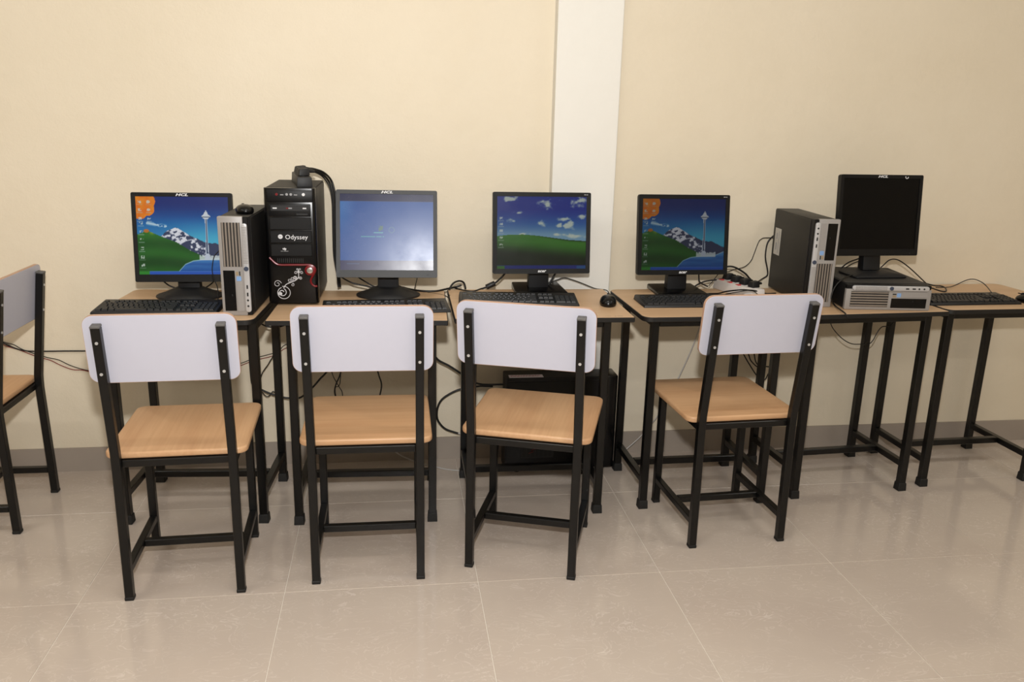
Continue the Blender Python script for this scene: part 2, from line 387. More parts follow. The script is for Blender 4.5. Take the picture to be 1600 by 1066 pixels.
# ================================================================ screen pictures (flat print on the panels)
def vnoise(x, y, seed=0):
    xi, yi = np.floor(x), np.floor(y); fx, fy = x-xi, y-yi; fx = fx*fx*(3-2*fx); fy = fy*fy*(3-2*fy)
    h = lambda a, b: np.modf(np.abs(np.sin(a*127.1+b*311.7+seed*74.7)*43758.5453))[0]
    return (h(xi, yi)*(1-fx)+h(xi+1, yi)*fx)*(1-fy)+(h(xi, yi+1)*(1-fx)+h(xi+1, yi+1)*fx)*fy
def fbm(x, y, seed=0, o=4):
    t = 0; a = .5
    for k in range(o): t = t+a*vnoise(x*2**k, y*2**k, seed+k); a *= .5
    return t/.94
def mixc(c, col, m):
    m = np.clip(m, 0, 1)[..., None]; return c*(1-m)+np.array(col, float)*m
def sst(a, b, x): t = np.clip((x-a)/(b-a), 0, 1); return t*t*(3-2*t)
def icons(c, u, v, vs, us=(.045,)):
    for uu in us:
        for k, vv in enumerate(vs):
            c = mixc(c, (205, 212, 205), ((abs(u-uu) < .018) & (abs(v-vv) < .018) & (fbm(u*60, v*60, k) > .45))*.8)
            c = mixc(c, (180, 190, 190), ((abs(u-uu) < .03) & (abs(v-vv+.035) < .006))*.45)
    return c
def pic_tower(u, v):
    c = np.zeros(u.shape+(3,)); c = c+np.array((24, 44, 112.)); 
    c = mixc(c, (22, 92, 160), sst(.95, .62, v)); c = mixc(c, (70, 172, 205), sst(.78, .42, v)*(.5+.5*sst(.15, .7, u)))
    cl = fbm(u*14, v*22, 5); c = mixc(c, (200, 220, 228), (cl > .55)*sst(.035, .0, abs(v-.655+.22*(u-.15)))*(u > .1)*(u < .32)*.9)
    xm = [.0, .25, .316, .417, .504, .58, .705, .80, .84, .956, 1.]; ym = [.46, .49, .557, .61, .55, .50, .43, .40, .41, .34, .32]
    hm = np.interp(u, xm, ym)+.012*(fbm(u*40, u*0, 3)-.5); inm = (v < hm)
    c = mixc(c, (52, 62, 92), inm*1.)
    snow = fbm(u*26+v*8, v*30-u*6, 9); c = mixc(c, (222, 224, 232), inm*sst(.42, .56, snow+.9*(v-.50))*(u < .78))
    hh = np.interp(u, [0, .06, .115, .2, .3, .417, .567, .68, .75], [.515, .545, .565, .52, .47, .42, .31, .25, .2]); inh = v < hh
    gr = .5+.5*np.sin((v+.35*(u-.3)**2)*26+2.2*u); g = mixc(np.zeros(c.shape)+np.array((16, 68, 24.)), (46, 116, 40), gr*.5+.35*sst(.15, .5, v))
    g = mixc(g, (150, 160, 40), sst(.06, .0, np.hypot((u-.16)*1.25, v-.55))*.8)
    c = np.where(inh[..., None], g, c)
    hw = np.interp(u, [.40, .435, .504, .592, .68, .906, 1.], [-.1, .044, .132, .176, .19, .213, .26]); inw = v < hw
    wt = mixc(np.zeros(c.shape)+np.array((24, 78, 150.)), (86, 150, 205), fbm(u*4, v*22, 2)*sst(.0, .2, v)); c = np.where(inw[..., None], wt, c)
    c = mixc(c, (170, 205, 220), sst(.012, .0, abs(v-hw))*(u > .43)*.8)
    sky = .2+.06*fbm(u*70, u*0+3, 7, 2); c = mixc(c, (205, 215, 215), ((v < sky+.025) & (v > .185) & (u > .66) & (u < .9))*.85)
    t = abs(u-.75)*1.25; wsh = np.interp(v, [.2, .27, .5, .74, .80], [.038, .024, .012, .016, .016])
    c = mixc(c, (190, 200, 214), ((t < wsh) & (v > .2) & (v < .76))*1.); c = mixc(c, (52, 66, 96), ((t < wsh*.5) & (v > .27) & (v < .74))*1.)
    dk = np.interp(v, [.715, .74, .755, .775, .8], [.02, .055, .062, .03, .018]); c = mixc(c, (206, 212, 218), ((t < dk) & (v > .715) & (v < .81))*1.)
    c = mixc(c, (60, 74, 100), ((t < .055) & (abs(v-.742) < .007))*.8); c = mixc(c, (206, 212, 218), ((t < .006) & (v > .8) & (v < .83))*1.)
    q = np.maximum.reduce([sst(rr+.006, rr-.006, np.hypot((u-a)*1.25, v-b)) for a, b, rr in ((.05, .92, .15), (.13, .84, .085), (.04, .82, .11), (.13, .94, .10))])
    oc = mixc(np.zeros(c.shape)+np.array((232, 150, 36.)), (222, 98, 26), fbm(u*16, v*16, 4)); c = np.where((q > .5)[..., None], oc, c)
    c = mixc(c, (206, 112, 40), sst(.045, .03, np.hypot((u-.10)*1.25, (v-.562)*1.6))*.85)
    c = icons(c, u, v, (.66, .55, .45, .335, .225, .12)); c = icons(c, u, v, (.93, .83, .72), (.04, .135))
    c = mixc(c, (38, 84, 176), (v < .044)*1.); c = mixc(c, (90, 140, 215), ((v < .044) & (v > .036))*.6); c = mixc(c, (44, 130, 44), ((v < .042) & (u < .11))*1.)
    return c
def pic_hill(u, v):
    c = np.zeros(u.shape+(3,))+np.array((30, 48, 138.)); c = mixc(c, (44, 92, 160), sst(.85, .6, v)); c = mixc(c, (120, 160, 185), sst(.66, .44, v))
    for a, b, rx, ry in ((.13, .97, .14, .06), (.90, .93, .17, .09), (.54, .88, .12, .10), (.24, .775, .07, .025), (.18, .66, .09, .04), (.50, .625, .07, .05), (.69, .6, .06, .05), (.80, .61, .12, .07), (.76, .69, .08, .04), (.95, .735, .07, .05), (.33, .49, .10, .03), (.68, .47, .16, .04), (.88, .46, .2, .05)):
        d = np.hypot((u-a)/rx, (v-b)/ry); n = fbm(u*18+a*9, v*18+b*7, 3)
        c = mixc(c, (196, 206, 192), sst(.15, .62, n*1.25-d*.62)*.95)
    hh = np.interp(u, [0, .12, .287, .45, .61, .8, 1.], [.455, .472, .478, .462, .436, .405, .388]); g = np.zeros(c.shape)+np.array((14, 30, 12.))
    g = mixc(g, (52, 112, 34), sst(.16, .40, v+.12*(u-.4))); g = mixc(g, (70, 128, 44), fbm(u*5, v*24, 8)*sst(.2, .4, v)*.6); g = mixc(g, (18, 44, 18), sst(.03, .0, hh-v)*sst(.3, .8, u)*.8)
    c = np.where((v < hh)[..., None], g, c)
    c = icons(c, u, v, (.70, .62, .53, .43, .33))*1.
    c = mixc(c, (26, 40, 112), (v < .047)*1.); c = mixc(c, (52, 104, 40), ((v < .044) & (u < .085))*1.); c = mixc(c, (40, 78, 130), ((v < .044) & (u > .9))*1.)
    return c
def pic_blue(u, v):
    c = np.zeros(u.shape+(3,))+np.array((44, 84, 150.)); c = mixc(c, (60, 110, 170), sst(.2, .0, u)*sst(.3, .9, v))
    c = mixc(c, (36, 38, 72), (v > .90)*1.); c = mixc(c, (50, 48, 84), (v < .125)*1.); c = mixc(c, (90, 130, 190), (abs(v-.90) < .004)*.5)
    c = mixc(c, (96, 178, 176), ((abs(v-.495) < .008) & (u > .36) & (u < .46))*.8); c = mixc(c, (84, 170, 165), ((abs(v-.44) < .006) & (u > .22) & (u < .47) & (vnoise(u*60, v*0) > .2))*.7)
    c = mixc(c, (84, 116, 92), ((abs(v-.55) < .035) & (abs(u-.435) < .022) & (fbm(u*50, v*50, 2) > .42))*.8)
    r_ = np.hypot((u-.55)*1.25, v-.53); c = mixc(c, (92, 132, 140), (abs(r_-.035) < .007)*.45); c = mixc(c, (90, 130, 170), ((abs(v-.085) < .004) & (u > .07) & (u < .2))*.6)
    return c
def pic_off(u, v): return np.zeros(u.shape+(3,))
def screen_mat(name, strength, base=(6, 6, 7), rough=.28, spec=.5):
    m = bpy.data.materials.new(name); nt, N, L, b = nodes_of(m)
    at = N.new('ShaderNodeAttribute'); at.attribute_name = 'picture'; b.inputs['Base Color'].default_value = lin(base)+(1,)
    n = N.new('ShaderNodeTexNoise'); n.inputs['Scale'].default_value = 14; n.inputs['Detail'].default_value = 5; L.new(coords(nt), n.inputs['Vector'])
    mr = N.new('ShaderNodeMapRange'); mr.inputs[3].default_value = rough-.05; mr.inputs[4].default_value = rough+.09; L.new(n.outputs[0], mr.inputs[0]); L.new(mr.outputs[0], b.inputs['Roughness'])
    L.new(at.outputs['Color'], b.inputs['Emission Color']); b.inputs['Emission Strength'].default_value = strength; b.inputs['Specular IOR Level'].default_value = spec; return m
PIC_CACHE = {}
def screen_mesh(fn, w, h, nx=192, ny=154):
    u, v = np.meshgrid(np.linspace(0, 1, nx), np.linspace(0, 1, ny))
    if fn is pic_off: nx = ny = 2; u, v = np.meshgrid([0., 1.], [0., 1.])
    if fn not in PIC_CACHE: PIC_CACHE[fn] = fn(u, v)
    c = np.clip(PIC_CACHE[fn]/255, 0, 1); c = np.where(c <= .04045, c/12.92, ((c+.055)/1.055)**2.4)
    me = bpy.data.meshes.new('screen'); co = np.stack([(u-.5)*w, u*0, (v-.5)*h], -1).reshape(-1, 3)
    i = np.arange((nx-1)*(ny-1)); a = i//(nx-1)*nx+i % (nx-1); f = np.stack([a, a+1, a+nx+1, a+nx], -1)
    me.from_pydata(co.tolist(), [], f.tolist())
    at = me.color_attributes.new('picture', 'FLOAT_COLOR', 'POINT')
    at.data.foreach_set('color', np.concatenate([c.reshape(-1, 3), np.ones((nx*ny, 1))], 1).astype(np.float32).ravel()); return me
SCR_BRIGHT = screen_mat('lit_screen', .8, spec=.35); SCR_DIM = screen_mat('lit_screen_dim', .26, spec=.3); SCR_HILL = screen_mat('lit_screen_medium', .5, spec=.3)
SCR_BLUE = screen_mat('lit_screen_hazy', .85, (8, 8, 12), .24, .30); SCR_OFF = screen_mat('unlit_screen', 0.0, (3, 3, 4), .3, .2)

def ring(out, inn, y0, y1, yi):
    n = len(out); vs = [(x, y0, z) for x, z in out]+[(x, y1, z) for x, z in out]+[(x, y0+.0006, z) for x, z in inn]+[(x, yi, z) for x, z in inn]; fs = []
    for i in range(n):
        k = (i+1) % n
        fs += [(i, k, n+k, n+i), (i, 2*n+i, 2*n+k, k), (2*n+i, 3*n+i, 3*n+k, 2*n+k), (n+i, n+k, 3*n+k, 3*n+i)]
    return G().add(vs, fs)

# ================================================================ monitors
def make_monitor(label, loc, rz, kind, pz, py, tilt, fn, smat, bez, s=1, W=.366, H=.318, group='monitors on the desks', flat=False):
    t = thing('monitor', label, 'monitor', loc, rz, group, s)
    P = Matrix.Translation((0, py, pz)) @ Matrix.Rotation(R(-tilt), 4, 'X')
    if kind == 'hcl': bl, bt, bb = .0145, .0145, .027
    else: bl, bt, bb = .0165, .0165, .019
    w, h = W/2, H/2
    n0 = (rrect(-w, w, -h, h, .006, 3), rrect(-w+bl, w-bl, -h+bb, h-bt, .001, 3))
    # equal vertex counts for both outlines
    inner = []
    for k, (x, z) in enumerate(n0[0]):
        inner.append((max(-w+bl, min(w-bl, x)), max(-h+bb, min(h-bt, z))))
    obj('bezel', ring(n0[0], inner, 0, .018, .004), bez, t, smooth=30, xf=P.copy())
    hs = G(); 
    rr_ = lambda q, y, dz=0: [(x, y, z) for x, z in rrect(-w+q, w-q, -h+q+dz, h-q, .008, 3)]
    hs.loft([rr_(.001, .006), rr_(.001, .026), rr_(.012, .038), rr_(.06, .056, .02), rr_(.07, .058, .02)])
    obj('rear_housing', hs, PLASTIC_D, t, xf=P.copy())
    sw, sh = W-2*bl+.001, H-bt-bb+.001
    obj('screen', screen_mesh(fn, sw, sh), smat, t, smooth=0, xf=P @ Matrix.Translation((0, .0035, (bb-bt)/2)))
    if kind == 'hcl':
        lettering('HCL', .0125, (-.0, -.0006, h-bt/2-.0005), t, PRINT, shear=.3, bold=.0004, sx=1.75, xf=P)
        obj('power_button', G().cyl((w-.035, .0, -h+.010), (w-.035, -.0012, -h+.010), .003, 10), PLASTIC_D, t, xf=P.copy())
        if fn is not pic_off:
            pass
    else:
        lettering('acer', .0155, (0, -.0006, -h+bb/2+.001), t, PRINT, shear=.25, bold=.0004, sx=1.15, xf=P)
        obj('model_mark', G().b2(w-.027, w-.020, -.0006, .001, h-bt/2-.0015, h-bt/2+.0015).b2(w-.018, w-.012, -.0006, .001, h-bt/2-.0015, h-bt/2+.0015), PRINT_DIM, t, smooth=0, xf=P.copy())
    top = pz
    if kind == 'hcl':
        e = lambda a, b, z, f=1.0: [(a*math.cos(2*math.pi*i/28), (b if math.sin(2*math.pi*i/28) > 0 else b*f)*math.sin(2*math.pi*i/28), z) for i in range(28)]
        if flat: obj('stand_base', G().loft([[(x*q, y*q, z) for x, y in rrect(-.115, .115, -.095, .085, (.012, .012, .06, .06), 6)] for q, z in ((.98, 0), (1, .003), (1, .007), (.93, .013), (.5, .018))]), PLASTIC_D, t, smooth=40)
        else: obj('stand_base', G().loft([e(.118, .088, 0), e(.120, .090, .003), e(.119, .089, .007), e(.085, .066, .019), e(.055, .046, .032), e(.046, .036, .036)]), PLASTIC_D, t, smooth=50)
        obj('stand_neck', G().hexa([(-.039, -.014, .02), (.039, -.014, .02), (.039, .03, .02), (-.039, .03, .02)], [(-.036, py+.042, top+.02), (.036, py+.042, top+.02), (.036, py+.062, top+.02), (-.036, py+.062, top+.02)]), PLASTIC_D, t, bevel=.003)
    else:
        bz = obj('stand_base', G().loft([[(-.104, -.085, 0), (.104, -.085, 0), (.094, .085, 0), (-.094, .085, 0)], [(-.104, -.085, .008), (.104, -.085, .008), (.094, .085, .016), (-.094, .085, .016)], [(-.100, -.078, .012), (.100, -.078, .012), (.090, .08, .02), (-.090, .08, .02)]]), PLASTIC_G, t, bevel=.002)
        obj('stand_neck', G().hexa([(-.040, -.008, .012), (.040, -.008, .012), (.040, .035, .012), (-.040, .035, .012)], [(-.037, py+.044, top+.01), (.037, py+.044, top+.01), (.037, py+.064, top+.01), (-.037, py+.064, top+.01)]), PLASTIC_D, t, bevel=.003)
        obj('badge', G().b2(-.085, -.045, -.0865, -.0855, .003, .0065), PRINT, bz, smooth=0)
    return t
m1 = make_monitor('black monitor with bright tower-and-mountain picture, leftmost monitor', (-.741, -.19, DZ['d1']), 0, 'hcl', .223, -.035, 7, pic_tower, SCR_BRIGHT, PLASTIC, W=.345)
m2 = make_monitor('charcoal monitor showing a hazy plain blue screen beside the black tower', (-.017, -.215, DZ['d2']), -2.3, 'hcl', .2405, -.045, 13.8, pic_blue, SCR_BLUE, GREYBEZ, W=.367, H=.319)
m3 = make_monitor('black monitor showing green hill under blue cloudy sky, third from left', (.569, -.150, DZ['d3']), .5, 'acer', .234, -.045, 7, pic_hill, SCR_HILL, PLASTIC, W=.380, H=.310)
m4 = make_monitor('black monitor with dim tower-and-mountain picture beside the white power strip', (1.131, -.165, DZ['d4']), 1, 'acer', .237, -.04, 7, pic_tower, SCR_DIM, PLASTIC, W=.371, H=.3115)

# ================================================================ slim silver-fronted computers
def make_slim_pc(label, loc, rz, turn, s=1):
    """modelled lying flat (338 x 100 mm front); turn = +1 / -1 stands it on its side"""
    t = thing('slim_desktop_computer', label, 'computer', loc, rz, 'slim silver-fronted computers', s)
    w, hh, d = .169, .1, .19
    T = Matrix.Identity(4)
    if turn: T = Matrix.Translation((0, 0, w)) @ Matrix.Rotation(R(90*turn), 4, 'Y') @ Matrix.Translation((0, 0, -hh/2))
    q = lambda: T.copy()
    obj('case', G().b2(-w+.002, w-.002, -d+.012, d, .002, hh), STEELCASE, t, bevel=.003, xf=q())
    obj('lid', G().b2(-w+.006, w-.006, -d+.03, d-.004, hh, hh+.0025), DUSTY if not turn else STEELCASE, t, bevel=.001, seg=1, xf=q())
    f = obj('front_bezel', G().prism_y(rrect(-w, w, 0, .082, (.004, .004, .002, .002), 3), -d-.003, -d+.014), SILVER, t, bevel=.003, xf=q())
    obj('corner_block', G().b2(-w+.001, w-.001, -d+.0, -d+.014, .082, hh-.001), PLASTIC, t, bevel=.002, seg=1, xf=q())
    st = obj('control_strip', G().prism_y(rrect(-w+.022, w-.012, .078, .0965, .009, 6), -d-.009, -d+.002), SILVER_B, t, bevel=.003, xf=q())
    rb = G()
    for i in range(24): rb.b2(-w+.034+i*.0052, -w+.0368+i*.0052, -d-.0098, -d-.0085, .0795, .095)
    obj('ribs', rb, SILVER, st, smooth=0, xf=q())
    obj('power_button', G().cyl((.006, -d-.008, .0872), (.006, -d-.0115, .0872), .0078, 18), BLUEBTN, st, xf=q())
    po = G()
    for x in (.062, .088): po.b2(x, x+.013, -d-.0096, -d-.0085, .0845, .0895)
    for x in (.115, .135): po.cyl((x, -d-.0096, .087), (x, -d-.0086, .087), .0036, 10)
    obj('ports', po, DARKSLOT, st, smooth=0, xf=q())
    gl = obj('vent_recess', G().b2(-w+.02, .0, -d-.0036, -d-.002, .012, .073), GRILLE_D, f, smooth=0, xf=q())
    for i in range(6):
        z = .0165+i*.0104
        obj('vent_slat', G().b2(-w+.02, .0, -d-.0052, -d-.003, z-.0026, z+.0026), GRILLE, f, bevel=.0006, seg=1, smooth=0, xf=q())
    dv = obj('disc_drive', G().b2(.013, .153, -d-.0045, -d-.002, .009, .047), PLASTIC_G, f, bevel=.001, seg=1, xf=q())
    obj('drive_button', G().b2(.095, .101, -d-.0056, -d-.004, .034, .037), PLASTIC_D, dv, smooth=0, xf=q())
    obj('floppy_cover', G().b2(.05, .155, -d-.0042, -d-.0025, .051, .073), SILVER, f, bevel=.001, seg=1, xf=q())
    obj('sticker', G().prism_y(rrect(.033, .049, .052, .068, .003, 3), -d-.0038, -d-.0028), BLUESTK, f, smooth=0, xf=q())
    obj('sticker', G().b2(.016, .03, -d-.0038, -d-.0028, .0615, .0655), DARKSLOT, f, smooth=0, xf=q())
    obj('sticker', G().b2(.017, .029, -d-.0038, -d-.0028, .051, .059), mat('bronze_sticker', (150, 132, 104), .4), f, smooth=0, xf=q())
    return t, T
pc1, _ = make_slim_pc('upright slim computer with silver front on the leftmost desk, mouse on top', (-.510, -.312, DZ['d1']+.001), -2.5, 1, .985)
pc4, T4 = make_slim_pc('upright slim computer showing its black side with paper sticker, right of the power strip', (1.613, -.244, DZ['d5']+.001), -3.3, -1, .985)
pc5, _ = make_slim_pc('slim silver-fronted computer lying flat beneath the switched-off monitor', (1.871, -.310, DZ['d5']+.001), -7, 0, .96)
obj('paper_sticker', G().b2(-.02, .09, .105, .165, .1001, .1032), STICKER, pc4, smooth=0, xf=T4.copy())
obj('sticker_print', G().b2(-.012, .08, .118, .124, .1033, .1036).b2(.0, .03, .136, .15, .1033, .1036).b2(.045, .07, .138, .148, .1033, .1036), PRINT_DIM, pc4, smooth=0, xf=T4.copy())
m6 = make_monitor('switched-off black monitor standing on the flat computer', (1.876, -.300, DZ['d5']+.101), 1.5, 'hcl', .2487, -.02, 6, pic_off, SCR_OFF, PLASTIC, W=.367, H=.3295, s=.945, flat=True)
mk6 = obj('crescent_sticker', G().tube([(.108+.006*math.cos(R(a)), -.004, .0+.006*math.sin(R(a))) for a in range(150, 371, 20)], .0014, 5), PRINT, m6, xf=Matrix.Translation((0, -.02, .2487)) @ Matrix.Rotation(R(-6), 4, 'X') @ Matrix.Translation((0, .0034, .3295/2-.0085)))

# ================================================================ black tower with red trim
def make_tower():
    t = thing('tower_computer', 'tall black tower computer with red trim and white flourish, cables on top', 'computer', (-.345, -.192, DZ['d2']), -1)
    w, d, h = .0865, .178, .412
    obj('case', G().b2(-w+.002, w-.002, -d+.025, d, .012, h-.004), STEELCASE, t, bevel=.004)
    obj('top_panel', G().b2(-w+.004, w-.004, -d+.02, d-.01, h-.0035, h), DUSTY, t, bevel=.001, seg=1)
    for sx in (-1, 1):
        for sy in (-1, 1): obj('foot', G().cyl((sx*.065, sy*.14, 0), (sx*.065, sy*.14, .013), .012, 12), RUBBER, t)
    F = -d
    fb = obj('front_bezel', G().prism(rrect(-w, w, F, F+.03, (.012, .012, .001, .001), 4), .008, h), PLASTIC_G, t, bevel=.003)
    cr = obj('port_panel', G().hexa([(-.074, F-.004, h-.048), (.078, F-.004, h-.048), (.078, F+.01, h-.048), (-.074, F+.01, h-.048)], [(-.078, F-.001, h-.005), (.080, F-.001, h-.005), (.080, F+.01, h-.005), (-.078, F+.01, h-.005)]), PLASTIC, t, bevel=.004)
    z = h-.021
    obj('audio_jack', G().cyl((-.042, F-.0045, z), (-.042, F-.002, z), .0045, 12), RED, cr)
    for x in (-.008, .006): obj('audio_jack', G().cyl((x, F-.0052, z), (x, F-.002, z), .0045, 12), PRINT_DIM, cr)
    obj('usb_slot', G().b2(-.030, -.019, F-.0042, F-.002, z-.003, z), PRINT_DIM, cr, smooth=0)
    obj('usb_slot', G().b2(.016, .027, F-.0042, F-.002, z-.003, z), PRINT_DIM, cr, smooth=0)
    obj('logo_dot', G().cyl((.048, F-.005, z), (.048, F-.002, z), .0052, 14), PRINT, cr)
    dr = obj('disc_drive', G().b2(-.070, .070, F-.0035, F+.01, h-.097, h-.054), PLASTIC, t, bevel=.002)
    obj('tray_door', G().b2(-.064, .064, F-.0055, F-.003, h-.078, h-.058), PLASTIC_D, dr, bevel=.001, seg=1)
    for x, w2, m in ((-.050, .007, PRINT), (-.008, .004, RED), (.002, .006, PRINT_DIM), (.050, .006, PRINT)):
        obj('drive_print', G().b2(x-w2, x+w2, F-.0062, F-.0054, h-.070, h-.066), m, dr, smooth=0)
    obj('eject_button', G().b2(.022, .06, F-.0050, F-.003, h-.091, h-.086), PLASTIC_D, dr, smooth=0)
    for k in range(3):
        z1 = h-.100-k*.0465; b = obj('bay_cover', G().b2(-.070, .070, F-.003, F+.01, z1-.042, z1), PLASTIC, t, bevel=.0015, seg=1)
        if k == 1:
            lettering('Odyssey', .0225, (.0185, F-.0034, z1-.022), b, PRINT, sx=1.0)
            g = G(); cx, cz = -.036, z1-.020
            for i in range(12):
                a = 2*math.pi*i/12; g.cyl((cx+.0065*math.cos(a), F-.003, cz+.0065*math.sin(a)), (cx+.0065*math.cos(a), F-.0036, cz+.0065*math.sin(a)), .0018, 6)
            g.cyl((cx, F-.003, cz), (cx, F-.0036, cz), .0052, 14); obj('emblem', g, PRINT, b, smooth=0)
            obj('emblem_mark', G().tube([(cx-.003, F-.0038, cz+.002), (cx, F-.0038, cz-.002), (cx+.003, F-.0038, cz+.002)], .0006, 4), DARKSLOT, b, smooth=0)
        if k == 2:
            lettering('vip', .011, (-.024, F-.0034, z1-.016), b, PRINT, bold=.0005)
            obj('small_print', G().b2(-.037, -.029, F-.0036, F-.003, z1-.0252, z1-.0235).b2(-.027, -.011, F-.0036, F-.003, z1-.0252, z1-.0235), PRINT_DIM, b, smooth=0)
    for i in range(14): obj('vent_slot', G().b2(-.05+i*.0066, -.0475+i*.0066, F-.0015, F+.002, h-.258, h-.243), PLASTIC_D, fb, smooth=0)
    zr = .146
    tr = obj('red_trim', G().tube(smooth_path([(x, F-.0012, z) for x, z in ((-.077, .172), (-.068, .162), (-.056, .151), (-.042, .146), (0, .146), (.035, .146), (.062, .1455), (.074, .139), (.078, .127), (.072, .113), (.065, .101), (.061, .089), (.065, .077), (.074, .070), (.083, .070))], 5), .0036, 8), RED, t)
    cx, cz = .060, zr-.019
    obj('button_surround', G().cyl((cx, F+.002, cz), (cx, F-.0055, cz), .0195, 28, .018), RED, t, bevel=.0015)
    obj('power_button', G().cyl((cx, F-.004, cz), (cx, F-.009, cz), .0115, 24, .0105), CHROME, t, bevel=.001)
    # white flourish: spirals and a leafy stem
    def spiral(cx, cz, r0, r1, a0, turns, n=26):
        return [(cx+(r0+(r1-r0)*i/n)*math.cos(R(a0)+2*math.pi*turns*i/n), F-.0008, cz+(r0+(r1-r0)*i/n)*math.sin(R(a0)+2*math.pi*turns*i/n)) for i in range(n+1)]
    FP = mat('flourish_print', (196, 194, 196), .5)
    bx, bz = -.040, .062
    FS = Matrix.Translation((.006, 0, -.016))
    for name, pts, rr in (('flourish', spiral(bx, bz, .0235, .020, 100, -.97), .0014), ('flourish', spiral(bx-.005, bz+.001, .015, .006, 60, -1.1), .0016), ('flourish', spiral(bx-.020, bz+.032, .0135, .003, 10, 1.3), .0011),
                          ('flourish', smooth_path([(bx, F-.0008, bz+.016), (-.030, F-.0008, .092), (-.010, F-.0008, .101), (.004, F-.0008, .108), (.013, F-.0008, .118), (.014, F-.0008, .136)], 5), .0017),
                          ('flourish', spiral(-.019, .106, .007, .002, 250, 1.2, 16), .0010), ('flourish', spiral(-.009, .112, .007, .002, 250, 1.3, 16), .0010), ('flourish', spiral(.001, .116, .007, .0015, 270, 1.4, 16), .0016),
                          ('flourish', spiral(-.008, .091, .006, .002, 90, -1.2, 16), .0009), ('flourish', spiral(.020, .114, .006, .0015, 200, -1.3, 16), .0012), ('flourish', spiral(.005, .134, .006, .002, 0, 1.2, 16), .0010),
                          ('flourish', spiral(.024, .134, .006, .002, 180, -1.2, 16), .0010), ('flourish', spiral(.010, .146, .004, .0015, 300, 1.1, 12), .0009), ('flourish', spiral(.019, .146, .004, .0015, 240, -1.1, 12), .0009)):
        obj(name, G().tube(pts, rr, 5), FP, fb, smooth=0, xf=FS.copy())
    obj('flourish', G().prism_y([(bx-.013+.008*math.cos(R(a)), bz-.003+.006*math.sin(R(a))) for a in range(0, 360, 30)], F-.001, F-.0002), FP, fb, smooth=0, xf=FS.copy())
    obj('flourish', G().prism_y([(.010, .138), (.014, .128), (.018, .138), (.014, .144)], F-.001, F-.0002), FP, fb, smooth=0, xf=FS.copy())
    return t
tower = make_tower()

# ================================================================ black case on the floor under the third desk
cb = thing('floor_computer_case', 'large black computer case standing on the floor under the rolling-hill desk', 'computer', (.682, -.118, 0), 0)
obj('case', G().b2(-.235, .227, -.052, .048, .012, .414), STEELCASE, cb, bevel=.004)
obj('side_panel', G().b2(-.231, .174, -.0565, -.051, .016, .396), PLASTIC, cb, bevel=.002)
obj('front_bezel', G().b2(.180, .229, -.056, .049, .010, .416), PLASTIC_G, cb, bevel=.006)
obj('top_ridge', G().b2(-.231, .174, -.0555, -.05, .399, .4145), PLASTIC, cb, bevel=.002)
for sx in (-1, 1):
    for y in (-.038, .032): obj('foot', G().cyl((sx*.18, y, 0), (sx*.18, y, .013), .012, 12), RUBBER, cb)
vg = G()
for i in range(7): vg.b2(-.16+i*.018, -.148+i*.018, -.0575, -.056, .07, .125)
vp = obj('vent_panel', G().b2(-.165, -.03, -.0570, -.0555, .064, .131), PLASTIC_D, cb, smooth=0); obj('vent_slots', vg, DARKSLOT, vp, smooth=0)
obj('logo', G().tube([(-.135, -.058, .085), (-.115, -.058, .093), (-.125, -.058, .098), (-.105, -.058, .106)], .0016, 5), RED, vp, smooth=0)
lb = obj('paper_label', G().b2(-.222, -.082, -.0545, -.018, .4142, .4148), mat('pink_white_label', (225, 212, 216), .6), cb, smooth=0)
lg = G()
for k in range(2):
    x = -.214
    random.seed(k)
    while x < -.1:
        q = random.uniform(.004, .014); lg.b2(x, min(x+q, -.09), -.030-k*.010, -.026-k*.010, .4149, .4151); x += q+.003
obj('label_print', lg, REDPRINT, lb, smooth=0)

